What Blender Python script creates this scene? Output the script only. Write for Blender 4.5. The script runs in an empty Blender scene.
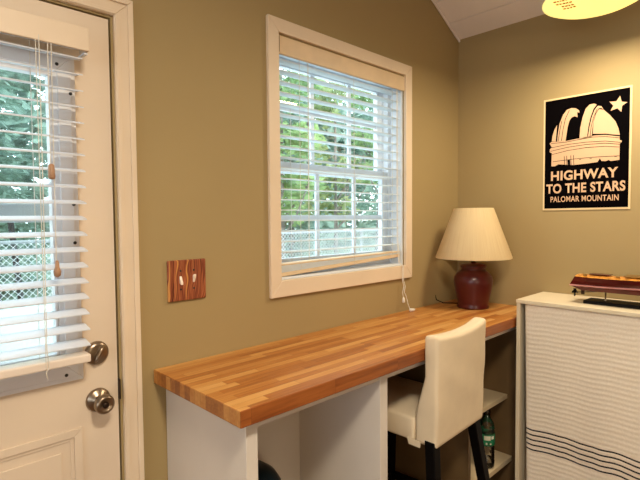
import bpy, bmesh, math, random
from mathutils import Vector, Matrix
random.seed(7)
scene = bpy.context.scene
COL = scene.collection

# ------------------------------------------------------------------ camera, sky, lights, exposure
cam_data = bpy.data.cameras.new('camera')
cam_data.sensor_width = 36.0
cam_data.lens = 27.0
cam_data.clip_start = 0.02
cam = bpy.data.objects.new('camera', cam_data)
COL.objects.link(cam)
rot = Matrix(((0.7174289775, 0.0362337867, -0.6956887055),
              (-0.6965819074, 0.0253784128, -0.7170282996),
              (-0.0083251754, 0.9990210453, 0.0434470090)))
cam.matrix_world = Matrix.Translation((-2.49891, -1.43358, 1.45446)) @ rot.to_4x4()
scene.camera = cam

world = bpy.data.worlds.new('overcast_sky')
scene.world = world
world.use_nodes = True
bg = world.node_tree.nodes['Background']
bg.inputs['Color'].default_value = (0.88, 0.96, 1.0, 1)
bg.inputs['Strength'].default_value = 4.0

scene.view_settings.view_transform = 'Standard'
scene.view_settings.look = 'None'
scene.view_settings.gamma = 1.0
scene.view_settings.use_curve_mapping = False
scene.view_settings.exposure = 0.0


def lamp_light(name, kind, loc, energy, color, size=0.3, rot=None):
    d = bpy.data.lights.new(name, kind)
    d.energy = energy
    d.color = color
    if kind == 'AREA':
        d.shape = 'DISK'
        d.size = size
    else:
        d.shadow_soft_size = size
    o = bpy.data.objects.new(name, d)
    o.location = loc
    if rot:
        o.rotation_euler = rot
    COL.objects.link(o)
    return o


PEND = (-0.43, -0.82, 2.285)
WARM = (1.0, 0.84, 0.60)
lamp_light('pendant_light', 'AREA', (PEND[0], PEND[1], PEND[2] - 0.035), 14.0, WARM, 0.33)
# the second ceiling lamp of the room, behind the photographer
lamp_light('room_light', 'AREA', (-2.25, -1.60, 2.48), 42.0, (1.0, 0.86, 0.66), 0.36)
# added warm fill light low at the back, no known lamp there
lamp_light('warm_fill_light', 'POINT', (-3.2, -3.8, 1.40), 44.0, (1.0, 0.87, 0.70), 0.22)


# ------------------------------------------------------------------ helpers
def lin(c):
    out = []
    for v in c:
        v = v / 255.0
        out.append(v / 12.92 if v <= 0.04045 else ((v + 0.055) / 1.055) ** 2.4)
    return tuple(out) + (1.0,)


class N:
    """small wrapper for building node materials"""
    def __init__(self, name):
        self.m = bpy.data.materials.new(name)
        self.m.use_nodes = True
        self.t = self.m.node_tree
        self.b = self.t.nodes['Principled BSDF']
        self.out = self.t.nodes['Material Output']

    def n(self, kind, **kw):
        nd = self.t.nodes.new(kind)
        for k, v in kw.items():
            setattr(nd, k, v)
        return nd

    def l(self, a, b):
        self.t.links.new(a, b)

    def math(self, op, a, b=None, c=None):
        nd = self.n('ShaderNodeMath', operation=op)
        for i, v in enumerate((a, b, c)):
            if v is None:
                continue
            if isinstance(v, (int, float)):
                nd.inputs[i].default_value = v
            else:
                self.l(v, nd.inputs[i])
        return nd.outputs[0]

    def obj(self):
        return self.n('ShaderNodeTexCoord').outputs['Object']

    def sep(self, v):
        s = self.n('ShaderNodeSeparateXYZ')
        self.l(v, s.inputs[0])
        return s.outputs

    def comb(self, x, y, z):
        c = self.n('ShaderNodeCombineXYZ')
        for i, v in enumerate((x, y, z)):
            if isinstance(v, (int, float)):
                c.inputs[i].default_value = v
            else:
                self.l(v, c.inputs[i])
        return c.outputs[0]

    def mapping(self, v, scale):
        m = self.n('ShaderNodeMapping')
        m.inputs['Scale'].default_value = scale
        self.l(v, m.inputs['Vector'])
        return m.outputs[0]

    def noise(self, v, scale, detail=3.0, rough=0.5):
        t = self.n('ShaderNodeTexNoise')
        t.inputs['Scale'].default_value = scale
        t.inputs['Detail'].default_value = detail
        t.inputs['Roughness'].default_value = rough
        if v is not None:
            self.l(v, t.inputs['Vector'])
        return t.outputs['Fac']

    def ramp(self, fac, stops):
        r = self.n('ShaderNodeValToRGB')
        e = r.color_ramp.elements
        while len(e) < len(stops):
            e.new(0.5)
        for el, (p, c) in zip(e, stops):
            el.position = p
            el.color = lin(c)
        self.l(fac, r.inputs['Fac'])
        return r.outputs['Color']

    def mix(self, fac, a, b, mode='MIX'):
        m = self.n('ShaderNodeMix', data_type='RGBA', blend_type=mode)
        if isinstance(fac, (int, float)):
            m.inputs[0].default_value = fac
        else:
            self.l(fac, m.inputs[0])
        for i, v in ((6, a), (7, b)):
            if isinstance(v, tuple):
                m.inputs[i].default_value = v
            else:
                self.l(v, m.inputs[i])
        return m.outputs[2]

    def bump(self, h, strength=0.2, dist=0.01):
        b = self.n('ShaderNodeBump')
        b.inputs['Strength'].default_value = strength
        b.inputs['Distance'].default_value = dist
        self.l(h, b.inputs['Height'])
        self.l(b.outputs[0], self.b.inputs['Normal'])

    def base(self, c):
        if isinstance(c, tuple):
            self.b.inputs['Base Color'].default_value = c
        else:
            self.l(c, self.b.inputs['Base Color'])

    def set(self, **kw):
        for k, v in kw.items():
            self.b.inputs[k.replace('_', ' ')].default_value = v
        return self


def paint(name, c, rough=0.55, var=0.05, scale=6.0, bump=0.0, bscale=300.0, metal=0.0):
    k = N(name)
    v = k.obj()
    f = k.noise(v, scale, 4)
    lo = tuple(max(0, x * (1 - var)) for x in c)
    hi = tuple(min(255, x * (1 + var)) for x in c)
    k.base(k.ramp(f, [(0.3, lo), (0.7, hi)]))
    k.set(Roughness=rough, Metallic=metal)
    if bump:
        k.bump(k.noise(v, bscale, 2), bump, 0.002)
    return k.m


def m_butcher():
    k = N('butcher_block_wood')
    p = k.obj()
    x, y, z = k.sep(p)
    row = k.math('FLOOR', k.math('DIVIDE', y, 0.0285))
    w1 = k.n('ShaderNodeTexWhiteNoise', noise_dimensions='1D')
    k.l(row, w1.inputs['W'])
    xs = k.math('ADD', k.math('DIVIDE', x, 0.30), k.math('MULTIPLY', w1.outputs['Value'], 7.3))
    colm = k.math('FLOOR', xs)
    w2 = k.n('ShaderNodeTexWhiteNoise', noise_dimensions='2D')
    k.l(k.comb(row, colm, 0.0), w2.inputs['Vector'])
    tone = k.math('SUBTRACT', w2.outputs['Value'], k.math('MULTIPLY', k.math('LESS_THAN', x, -1.8408), 0.42))
    off = k.n('ShaderNodeVectorMath', operation='ADD')
    k.l(k.mapping(p, (3.0, 45.0, 45.0)), off.inputs[0])
    k.l(k.comb(k.math('MULTIPLY', tone, 31.0), k.math('MULTIPLY', tone, 17.0), 0.0), off.inputs[1])
    grain = k.noise(off.outputs[0], 1.6, 6, 0.62)
    f = k.math('ADD', k.math('MULTIPLY', tone, 0.50), k.math('MULTIPLY', grain, 0.54))
    c = k.ramp(f, [(0.12, (134, 74, 28)), (0.38, (178, 112, 50)), (0.62, (202, 144, 76)), (0.92, (222, 172, 106))])
    # front edge coloured darker brown to stand for its shade
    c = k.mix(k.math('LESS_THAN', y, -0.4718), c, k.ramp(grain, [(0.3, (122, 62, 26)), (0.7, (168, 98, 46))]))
    # joints between staves
    fy = k.math('FRACT', k.math('DIVIDE', y, 0.0285))
    fx = k.math('FRACT', xs)
    jy = k.math('LESS_THAN', fy, 0.03)
    jx = k.math('LESS_THAN', fx, 0.004)
    j = k.math('MULTIPLY', k.math('MAXIMUM', jy, jx), 0.45)
    c = k.mix(j, c, lin((92, 46, 18)))
    k.base(c)
    k.set(Roughness=0.38)
    k.bump(grain, 0.08, 0.002)
    return k.m


def m_stripwood():
    k = N('striped_hardwood')
    p = k.obj()
    x, y, z = k.sep(p)
    xx = k.math('ADD', x, k.math('MULTIPLY', k.noise(k.mapping(p, (8, 8, 5)), 1.5, 2), 0.05))
    xx = k.math('ADD', xx, k.math('MULTIPLY', z, -0.06))
    f = k.noise(k.comb(k.math('MULTIPLY', xx, 105.0), 0.0, k.math('MULTIPLY', z, 2.0)), 1.0, 2, 0.5)
    c = k.ramp(f, [(0.36, (60, 20, 12)), (0.45, (132, 62, 34)), (0.50, (176, 104, 66)), (0.55, (104, 44, 30)), (0.60, (150, 82, 52)), (0.66, (200, 140, 74))])
    k.base(c)
    k.set(Roughness=0.45)
    return k.m


def m_glass():
    k = N('clear_glass')
    t = k.n('ShaderNodeBsdfTransparent')
    t.inputs['Color'].default_value = (0.93, 0.97, 0.97, 1)
    g = k.n('ShaderNodeBsdfGlossy')
    g.inputs['Roughness'].default_value = 0.03
    mx = k.n('ShaderNodeMixShader')
    mx.inputs[0].default_value = 0.05
    k.l(t.outputs[0], mx.inputs[1])
    k.l(g.outputs[0], mx.inputs[2])
    k.l(mx.outputs[0], k.out.inputs['Surface'])
    return k.m


def m_bottle():
    k = N('clear_plastic')
    t = k.n('ShaderNodeBsdfTransparent')
    t.inputs['Color'].default_value = (0.95, 0.97, 0.95, 1)
    g = k.n('ShaderNodeBsdfGlossy')
    g.inputs['Roughness'].default_value = 0.08
    lw = k.n('ShaderNodeLayerWeight')
    lw.inputs['Blend'].default_value = 0.45
    mx = k.n('ShaderNodeMixShader')
    k.l(lw.outputs['Fresnel'], mx.inputs[0])
    k.l(t.outputs[0], mx.inputs[1])
    k.l(g.outputs[0], mx.inputs[2])
    k.l(mx.outputs[0], k.out.inputs['Surface'])
    return k.m


def m_slat(name, c, trans):
    """painted slat that lets a little daylight through"""
    k = N(name)
    k.base(lin(c))
    k.set(Roughness=0.45)
    t = k.n('ShaderNodeBsdfTranslucent')
    t.inputs['Color'].default_value = lin(c)
    mx = k.n('ShaderNodeMixShader')
    mx.inputs[0].default_value = trans
    k.l(k.b.outputs[0], mx.inputs[1])
    k.l(t.outputs[0], mx.inputs[2])
    k.l(mx.outputs[0], k.out.inputs['Surface'])
    return k.m


def m_emit(name, c, s):
    k = N(name)
    k.base(lin(c))
    k.b.inputs['Emission Color'].default_value = lin(c)
    k.b.inputs['Emission Strength'].default_value = s
    return k.m


def m_towel():
    k = N('waffle_cotton')
    uv = k.n('ShaderNodeTexCoord').outputs['UV']
    u, v, _ = k.sep(uv)
    wob = k.math('MULTIPLY', k.math('SUBTRACT', k.noise(k.comb(k.math('MULTIPLY', u, 9.0), 0.0, 0.0), 1.0, 2), 0.5), 0.012)
    vv = k.math('ADD', v, wob)
    # five dark bands woven in above the hem (v is the height in metres)
    rel = k.math('DIVIDE', k.math('SUBTRACT', vv, 0.394), 0.0225)
    inband = k.math('MULTIPLY', k.math('GREATER_THAN', rel, 0.0), k.math('LESS_THAN', rel, 5.0))
    line = k.math('LESS_THAN', k.math('FRACT', rel), 0.30)
    st = k.math('MULTIPLY', inband, line)
    n = k.noise(k.comb(k.math('MULTIPLY', u, 60.0), k.math('MULTIPLY', v, 60.0), 0.0), 2.0, 3)
    c = k.ramp(n, [(0.3, (234, 220, 200)), (0.7, (244, 232, 214))])
    c = k.mix(st, c, lin((36, 30, 34)))
    k.base(c)
    k.set(Roughness=0.95)
    cell = k.math('MULTIPLY', k.math('SINE', k.math('MULTIPLY', u, 900.0)), k.math('SINE', k.math('MULTIPLY', v, 610.0)))
    k.bump(cell, 0.12, 0.002)
    return k.m


def m_shade():
    k = N('pleated_linen')
    uv = k.n('ShaderNodeTexCoord').outputs['UV']
    u, v, _ = k.sep(uv)
    s = k.math('SINE', k.math('MULTIPLY', u, 2 * math.pi * 150))
    n = k.noise(k.comb(k.math('MULTIPLY', u, 420.0), k.math('MULTIPLY', v, 1.5), 0.0), 1.0, 3)
    c = k.ramp(n, [(0.3, (234, 212, 166)), (0.7, (246, 228, 186))])
    k.base(c)
    k.set(Roughness=0.9)
    k.bump(s, 0.12, 0.002)
    t = k.n('ShaderNodeBsdfTranslucent')
    k.l(c, t.inputs['Color'])
    mx = k.n('ShaderNodeMixShader')
    mx.inputs[0].default_value = 0.35
    k.l(k.b.outputs[0], mx.inputs[1])
    k.l(t.outputs[0], mx.inputs[2])
    k.l(mx.outputs[0], k.out.inputs['Surface'])
    return k.m


M = {}
M['wall'] = paint('olive_tan_wall_paint', (162, 141, 97), 0.7, 0.015, 2.0, 0.12, 220)
M['ceiling'] = paint('white_plank_paint', (236, 228, 222), 0.6, 0.02, 4.0, 0.05, 80)
M['floor'] = paint('floor_boards', (120, 88, 58), 0.4, 0.15, 5.0)
M['trim'] = paint('cream_trim_paint', (226, 207, 182), 0.42, 0.015, 5.0, 0.03, 60)
M['door'] = paint('door_cream_paint', (224, 206, 184), 0.45, 0.012, 5.0, 0.03, 90)
M['lite'] = paint('white_vinyl', (228, 235, 244), 0.4, 0.01, 5.0)
M['lite_door'] = paint('white_lite_frame', (226, 226, 230), 0.4, 0.01, 5.0)
M['rail_white'] = paint('off_white_rail', (230, 216, 202), 0.45, 0.02, 12.0)
M['shaded_panel'] = paint('shaded_brown_board', (112, 88, 56), 0.5, 0.05, 8.0)  # dark brown puts the shade of the desk bay into the board colour
M['slat'] = m_slat('white_blind_slat', (236, 240, 248), 0.20)
M['slat_win'] = m_slat('white_window_slat', (236, 244, 248), 0.35)
M['cream_wood'] = paint('cream_wood_rail', (222, 198, 164), 0.45, 0.03, 12.0)
M['cord'] = paint('white_cord', (225, 220, 210), 0.8, 0.02)
M['tassel'] = paint('tan_wood_tassel', (172, 134, 104), 0.5, 0.08, 60)
M['screw'] = paint('dark_screw', (40, 38, 40), 0.5, 0.05)
M['nickel'] = N('aged_nickel').set(Metallic=1.0, Roughness=0.3).m
M['nickel'].node_tree.nodes['Principled BSDF'].inputs['Base Color'].default_value = lin((150, 134, 116))
M['bronze'] = paint('dark_latch_metal', (58, 46, 38), 0.4, 0.05, 20, metal=0.8)
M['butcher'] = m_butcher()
M['white_board'] = paint('white_laminate', (222, 214, 204), 0.45, 0.015, 4.0)
M['shelf_board'] = paint('cream_laminate', (216, 196, 160), 0.45, 0.015, 4.0)
M['strip'] = m_stripwood()
M['toggle'] = paint('ivory_toggle', (245, 232, 214), 0.3, 0.01)
M['ceramic'] = paint('maroon_glaze', (78, 18, 20), 0.3, 0.10, 9.0)
M['shade'] = m_shade()
M['brass'] = N('brass').set(Metallic=1.0, Roughness=0.3).m
M['brass'].node_tree.nodes['Principled BSDF'].inputs['Base Color'].default_value = lin((200, 160, 90))
M['slip'] = paint('ivory_slipcover', (226, 208, 178), 0.9, 0.03, 7.0, 0.25, 30)
M['black_wood'] = paint('black_stained_wood', (7, 5, 5), 0.5, 0.2, 30)
M['whitewash'] = paint('whitewashed_board', (226, 212, 184), 0.5, 0.03, 3.0)
M['towel'] = m_towel()
M['mahogany'] = paint('mahogany_varnish', (82, 18, 16), 0.18, 0.12, 14.0)
M['deckwood'] = paint('golden_deck_wood', (198, 132, 56), 0.25, 0.3, 60.0)
M['pink'] = paint('pale_waterline', (206, 140, 138), 0.35, 0.03)
M['black_gloss'] = paint('black_lacquer', (14, 11, 11), 0.5, 0.1)
M['bin'] = paint('dark_teal_plastic', (16, 28, 34), 0.3, 0.1, 12.0)
M['bin_rim'] = paint('grey_rim_plastic', (62, 62, 56), 0.35, 0.1, 12.0)
M['glass'] = m_glass()
M['bottle'] = m_bottle()
M['green_label'] = paint('green_film_label', (20, 110, 74), 0.5, 0.25, 40)
M['white_mark'] = paint('white_print', (214, 214, 196), 0.6, 0.03)
M['poster_black'] = paint('poster_black_ink', (9, 7, 8), 0.6, 0.05)
M['poster_cream'] = paint('poster_cream_ink', (206, 170, 138), 0.6, 0.02)
M['poster_edge'] = paint('poster_cream_border', (224, 198, 152), 0.6, 0.02)
M['diffuser'] = m_emit('lit_opal_glass', (255, 238, 142), 0.95)
M['pendant_metal'] = paint('cream_enamel', (226, 214, 190), 0.4, 0.02)
M['sticker_ink'] = paint('rust_print', (206, 142, 60), 0.6, 0.03)
M['patio'] = paint('pale_concrete', (208, 214, 214), 0.9, 0.10, 1.2, 0.2, 30)
M['lawn'] = paint('damp_lawn', (120, 136, 118), 0.95, 0.25, 1.5)
M['fence'] = paint('galvanised_wire', (206, 210, 212), 0.5, 0.03, 20)
M['fence_post'] = paint('galvanised_post', (150, 156, 160), 0.5, 0.05, 20)
M['bark'] = paint('grey_bark', (126, 120, 114), 0.9, 0.3, 8)
M['stake'] = paint('dark_stake', (34, 34, 38), 0.8, 0.1)
M['storm'] = paint('white_storm_frame', (206, 212, 222), 0.4, 0.01)


def leaf_mat(name, a, b):
    k = N(name)
    f = k.noise(k.obj(), 2.6, 4)
    c = k.ramp(f, [(0.32, a), (0.68, b)])
    k.base(c)
    k.set(Roughness=0.7)
    t = k.n('ShaderNodeBsdfTranslucent')
    k.l(c, t.inputs['Color'])
    mx = k.n('ShaderNodeMixShader')
    mx.inputs[0].default_value = 0.3
    k.l(k.b.outputs[0], mx.inputs[1])
    k.l(t.outputs[0], mx.inputs[2])
    k.l(mx.outputs[0], k.out.inputs['Surface'])
    return k.m


M['spruce'] = leaf_mat('blue_green_needles', (112, 142, 130), (182, 208, 192))
M['leaf'] = leaf_mat('mid_green_leaves', (108, 144, 92), (180, 206, 146))
M['leaf2'] = leaf_mat('olive_green_leaves', (120, 140, 92), (188, 202, 146))


for key in ('poster_black', 'black_wood', 'black_gloss', 'bin', 'poster_cream'):
    M[key].node_tree.nodes['Principled BSDF'].inputs['Specular IOR Level'].default_value = 0.0 if 'poster' in key else 0.12


class MB:
    """collects shapes and links them as one mesh object"""
    def __init__(self):
        self.v, self.f, self.uv = [], [], None

    def add(self, vs, fs):
        o = len(self.v)
        self.v += [tuple(p) for p in vs]
        self.f += [tuple(i + o for i in f) for f in fs]
        return self

    def box(self, x0, x1, y0, y1, z0, z1):
        vs = [(x, y, z) for x in (x0, x1) for y in (y0, y1) for z in (z0, z1)]
        return self.add(vs, [(0, 1, 3, 2), (4, 6, 7, 5), (0, 4, 5, 1), (2, 3, 7, 6), (0, 2, 6, 4), (1, 5, 7, 3)])

    def prism(self, poly, fn, d0, d1):
        """poly in 2D, fn(u, v, d) -> point"""
        n = len(poly)
        vs = [fn(u, v, d0) for u, v in poly] + [fn(u, v, d1) for u, v in poly]
        fs = [tuple(range(n))[::-1], tuple(range(n, 2 * n))]
        fs += [(i, (i + 1) % n, n + (i + 1) % n, n + i) for i in range(n)]
        return self.add(vs, fs)

    def ring(self, x0, x1, z0, z1, w, y0, y1, wb=None):
        """mitred frame in the xz plane; w = board width"""
        wb = w if wb is None else wb
        X0, X1, Z0, Z1 = x0 + w, x1 - w, z0 + wb, z1 - w
        fn = lambda u, v, d: (u, d, v)
        for p in ([(x0, z1), (x1, z1), (X1, Z1), (X0, Z1)], [(x0, z0), (X0, Z0), (X1, Z0), (x1, z0)],
                  [(x0, z0), (x0, z1), (X0, Z1), (X0, Z0)], [(x1, z0), (X1, Z0), (X1, Z1), (x1, z1)]):
            self.prism(p, fn, y0, y1)
        return self

    def lathe(self, prof, c=(0, 0, 0), seg=40, axis='z', sx=1.0, sy=1.0):
        """prof: list of (radius, height)"""
        vs, fs = [], []
        for r, h in prof:
            for i in range(seg):
                a = 2 * math.pi * i / seg
                p = (r * math.cos(a) * sx, r * math.sin(a) * sy, h)
                if axis == 'y':
                    p = (p[0], -p[2], p[1])
                elif axis == 'x':
                    p = (p[2], p[0], p[1])
                vs.append((p[0] + c[0], p[1] + c[1], p[2] + c[2]))
        n = len(prof)
        for j in range(n - 1):
            for i in range(seg):
                k = (i + 1) % seg
                fs.append((j * seg + i, j * seg + k, (j + 1) * seg + k, (j + 1) * seg + i))
        if prof[0][0] > 1e-6:
            fs.append(tuple(range(seg))[::-1])
        if prof[-1][0] > 1e-6:
            fs.append(tuple((n - 1) * seg + i for i in range(seg)))
        return self.add(vs, fs)

    def tube(self, pts, r, seg=8, taper=None):
        pts = [Vector(p) for p in pts]
        vs, fs = [], []
        n = len(pts)
        for j, p in enumerate(pts):
            d = (pts[min(j + 1, n - 1)] - pts[max(j - 1, 0)]).normalized()
            up = Vector((0, 0, 1)) if abs(d.z) < 0.9 else Vector((1, 0, 0))
            a = d.cross(up).normalized()
            b = d.cross(a).normalized()
            rr = r if taper is None else r + (taper - r) * j / max(1, n - 1)
            for i in range(seg):
                t = 2 * math.pi * i / seg
                vs.append(p + a * math.cos(t) * rr + b * math.sin(t) * rr)
        for j in range(n - 1):
            for i in range(seg):
                k = (i + 1) % seg
                fs.append((j * seg + i, j * seg + k, (j + 1) * seg + k, (j + 1) * seg + i))
        fs.append(tuple(range(seg))[::-1])
        fs.append(tuple((n - 1) * seg + i for i in range(seg)))
        return self.add(vs, fs)

    def bar(self, a, b, w, h, w2=None, h2=None):
        """square bar from a to b (near vertical), w along x, h along y"""
        w2 = w if w2 is None else w2
        h2 = h if h2 is None else h2
        vs = [(a[0] + sx * w / 2, a[1] + sy * h / 2, a[2]) for sx, sy in ((-1, -1), (1, -1), (1, 1), (-1, 1))]
        vs += [(b[0] + sx * w2 / 2, b[1] + sy * h2 / 2, b[2]) for sx, sy in ((-1, -1), (1, -1), (1, 1), (-1, 1))]
        return self.add(vs, [(0, 3, 2, 1), (4, 5, 6, 7), (0, 1, 5, 4), (1, 2, 6, 5), (2, 3, 7, 6), (3, 0, 4, 7)])

    def build(self, name, mat, parent=None, bevel=0.0, smooth=False, seg=2, subsurf=0, loc=None):
        me = bpy.data.meshes.new(name)
        vs = self.v
        if loc is not None:
            vs = [(p[0] - loc[0], p[1] - loc[1], p[2] - loc[2]) for p in vs]
        me.from_pydata(vs, [], self.f)
        bm = bmesh.new()
        bm.from_mesh(me)
        bmesh.ops.recalc_face_normals(bm, faces=bm.faces)
        bm.to_mesh(me)
        bm.free()
        o = bpy.data.objects.new(name, me)
        COL.objects.link(o)
        me.materials.append(M[mat] if isinstance(mat, str) else mat)
        if loc is not None:
            o.location = loc
        if parent is not None:
            o.parent = parent
        if smooth:
            for p in me.polygons:
                p.use_smooth = True
        if bevel:
            b = o.modifiers.new('bevel', 'BEVEL')
            b.width = bevel
            b.segments = seg
            b.limit_method = 'ANGLE'
            b.angle_limit = math.radians(40)
        if subsurf:
            s = o.modifiers.new('subsurf', 'SUBSURF')
            s.levels = s.render_levels = subsurf
        return o


def tag(o, label=None, cat=None, group=None, kind=None):
    if label:
        o['label'] = label
    if cat:
        o['category'] = cat
    if group:
        o['group'] = group
    if kind:
        o['kind'] = kind
    return o


def thing(name, label, cat, group=None):
    o = bpy.data.objects.new(name, None)
    o.empty_display_size = 0.05
    COL.objects.link(o)
    return tag(o, label, cat, group)


def struct(o, label, cat):
    return tag(o, label, cat, kind='structure')


# ------------------------------------------------------------------ room shell
XL, YB, EAVE, RIDGE_X = -5.2, -4.2, 2.462, -2.6
SL = 0.53
RIDGE_Z = EAVE - SL * RIDGE_X


def holes_wall(x0, x1, z0, z1, holes, y0, y1):
    mb = MB()
    xs = sorted({x0, x1} | {h[0] for h in holes} | {h[1] for h in holes})
    zs = sorted({z0, z1} | {h[2] for h in holes} | {h[3] for h in holes})
    for i in range(len(xs) - 1):
        for j in range(len(zs) - 1):
            cx, cz = (xs[i] + xs[i + 1]) / 2, (zs[j] + zs[j + 1]) / 2
            if any(h[0] < cx < h[1] and h[2] < cz < h[3] for h in holes):
                continue
            mb.box(xs[i], xs[i + 1], y0, y1, zs[j], zs[j + 1])
    return mb


DX0, DX1, DZ1 = -2.875, -1.952, 2.034
WX0, WX1, WZ0, WZ1 = -1.330, -0.522, 1.218, 2.152
w = holes_wall(XL, 0.0, 0.0, EAVE, [(DX0 - 0.004, DX1 + 0.006, 0.0, DZ1 + 0.006), (WX0, WX1, WZ0, WZ1)], 0.0, 0.14)
w.prism([(XL, EAVE), (0, EAVE), (RIDGE_X, RIDGE_Z)], lambda u, v, d: (u, d, v), 0.0, 0.14)
struct(w.build('wall_front', 'wall'), 'olive tan gable wall holding the door and window', 'wall')
struct(MB().box(0.0, 0.12, YB, 0.14, 0, EAVE + 0.0).build('wall_right', 'wall'), 'olive tan wall carrying the black poster', 'wall')
wb = MB().box(XL, 0, YB - 0.12, YB, 0, EAVE)
wb.prism([(XL, EAVE), (0, EAVE), (RIDGE_X, RIDGE_Z)], lambda u, v, d: (u, d, v), YB - 0.12, YB)
struct(wb.build('wall_back', 'wall'), 'olive tan wall behind the photographer', 'wall')
wl_ = MB()
for a_, b_, z0_, z1_ in ((YB, -3.0, 0, EAVE), (-0.7, 0.14, 0, EAVE), (-3.0, -0.7, 0, 0.85), (-3.0, -0.7, 2.15, EAVE)):
    wl_.box(XL - 0.12, XL, a_, b_, z0_, z1_)
struct(wl_.build('wall_left', 'wall'), 'olive tan wall left of the door, with a wide opening added for fill light', 'wall')
w2 = MB()  # unseen window, added to let cool sky light fill from the left
for a_, b_, z0_, z1_ in ((-3.0, -2.95, 0.85, 2.15), (-0.75, -0.7, 0.85, 2.15), (-2.95, -0.75, 0.85, 0.90), (-2.95, -0.75, 2.10, 2.15), (-1.87, -1.83, 0.90, 2.10)):
    w2.box(XL - 0.09, XL - 0.03, a_, b_, z0_, z1_)
struct(w2.build('fill_window', 'trim'), 'wide two-light window added in the left wall for cool fill light', 'window')
struct(MB().box(XL - 0.12, 0.12, YB - 0.12, 0.14, -0.1, 0).build('floor', 'floor'), 'brown board floor under the desk', 'floor')

c = MB()
# sloped plank ceiling: boards run parallel to the right wall, 3 mm joints above a backing
for side in (1, -1):
    L = -RIDGE_X
    s = 0.0
    k = 0
    while s < L - 1e-4:
        wdt = 0.112 if k == 0 else 0.137
        e = min(s + wdt, L)
        a0, a1 = (s + 0.0025 if k else s), e - 0.0025
        if side == 1:
            xa, xb = -a0, -a1
        else:
            xa, xb = XL + a0, XL + a1
        za, zb = EAVE + SL * a0, EAVE + SL * a1
        c.prism([(xa, za), (xb, zb), (xb, zb + 0.012), (xa, za + 0.012)], lambda u, v, d: (u, d, v), YB, 0.0)
        s = e
        k += 1
    xe = 0.0 if side == 1 else XL
    c.prism([(xe, EAVE + 0.012), (RIDGE_X, RIDGE_Z + 0.012), (RIDGE_X, RIDGE_Z + 0.08), (xe, EAVE + 0.08)],
            lambda u, v, d: (u, d, v), YB - 0.12, 0.14)
struct(c.build('ceiling', 'ceiling'), 'sloping white plank ceiling above the corner', 'ceiling')
# slim trims where the planks meet the walls
tm = MB()
tm.prism([(0.0, EAVE - 0.001), (-2.55, EAVE + 2.55 * SL - 0.001), (-2.55, EAVE + 2.55 * SL - 0.016), (0.0, EAVE - 0.016)],
         lambda u, v, d: (u, d, v), -0.013, -0.0005)
struct(tm.build('trim_2', 'ceiling', bevel=0.004), 'narrow white moulding along the sloping top of the window wall', 'moulding')
# door casing
tc = MB()


def casing(mb, o, i, d0, d1):
    """three-sided casing: o, i = (left, right, top) outer and inner edges"""
    fn = lambda u, v, d: (u, d, v)
    mb.prism([(i[1], 0), (o[1], 0), (o[1], o[2]), (i[1], i[2])], fn, d0, d1)
    mb.prism([(o[0], 0), (i[0], 0), (i[0], i[2]), (o[0], o[2])], fn, d0, d1)
    mb.prism([(o[0], o[2]), (i[0], i[2]), (i[1], i[2]), (o[1], o[2])], fn, d0, d1)


casing(tc, (DX0 - 0.066, DX1 + 0.066, DZ1 + 0.066), (DX0 - 0.012, DX1 + 0.012, DZ1 + 0.012), -0.014, 0.0)
casing(tc, (DX0 - 0.066, DX1 + 0.066, DZ1 + 0.066), (DX0 - 0.050, DX1 + 0.050, DZ1 + 0.050), -0.021, -0.014)
casing(tc, (DX0 - 0.026, DX1 + 0.026, DZ1 + 0.026), (DX0 - 0.014, DX1 + 0.014, DZ1 + 0.014), -0.018, -0.014)
struct(tc.build('trim_1', 'trim', bevel=0.003), 'cream moulded casing around the door', 'door casing')

# ------------------------------------------------------------------ door_1
door = struct(thing('door_1', None, None), 'cream entry door with a blind over its glazed upper half', 'door')
GX0, GX1, GZ0, GZ1 = -2.718, -2.108, 1.085, 1.850       # glazed opening
d = holes_wall(DX0, DX1, 0.008, DZ1, [(GX0, GX1, GZ0, GZ1)], 0.0, 0.044)
d.build('door_slab', 'door', door, bevel=0.0)
f = MB()
f.ring(-2.772, -2.050, 1.012, 1.906, 0.058, -0.012, -0.0002, 0.073)
f.ring(-2.760, -2.062, 1.024, 1.894, 0.034, -0.017, -0.012)
f.ring(GX0 + 0.0005, GX1 - 0.0005, GZ0 + 0.0005, GZ1 - 0.0005, 0.008, -0.010, 0.020)
f.build('lite_frame', 'lite_door', door, bevel=0.002)
MB().box(GX0 + 0.001, GX1 - 0.001, 0.021, 0.025, GZ0 + 0.001, GZ1 - 0.001).build('pane', 'glass', door)
sc_pts = [(-2.096, 1.873), (-2.064, 1.800), (-2.064, 1.500), (-2.064, 1.395), (-2.068, 1.118), (-2.096, 1.033), (-2.40, 1.873), (-2.40, 1.033), (-2.70, 1.033), (-2.70, 1.873)]
for sx, sz in sc_pts:
    MB().lathe([(0.0, 0.0015), (0.0045, 0.001), (0.0045, -0.002)], (sx, -0.0172, sz), 12, 'y').build('screw', 'screw', door)
# two raised panels in the lower half
for px0, px1 in ((-2.395, -2.056), (-2.771, -2.432)):
    p = MB()
    p.ring(px0, px1, 0.18, 0.872, 0.022, -0.007, -0.0002)
    p.ring(px0 + 0.022, px1 - 0.022, 0.202, 0.850, 0.010, -0.003, -0.0002)
    p.prism([(px0 + 0.055, 0.235), (px1 - 0.055, 0.235), (px1 - 0.055, 0.815), (px0 + 0.055, 0.815)],
            lambda u, v, d_: (u, d_, v), -0.005, -0.0002)
    p.build('raised_panel', 'door', door, bevel=0.005, seg=3)
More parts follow.
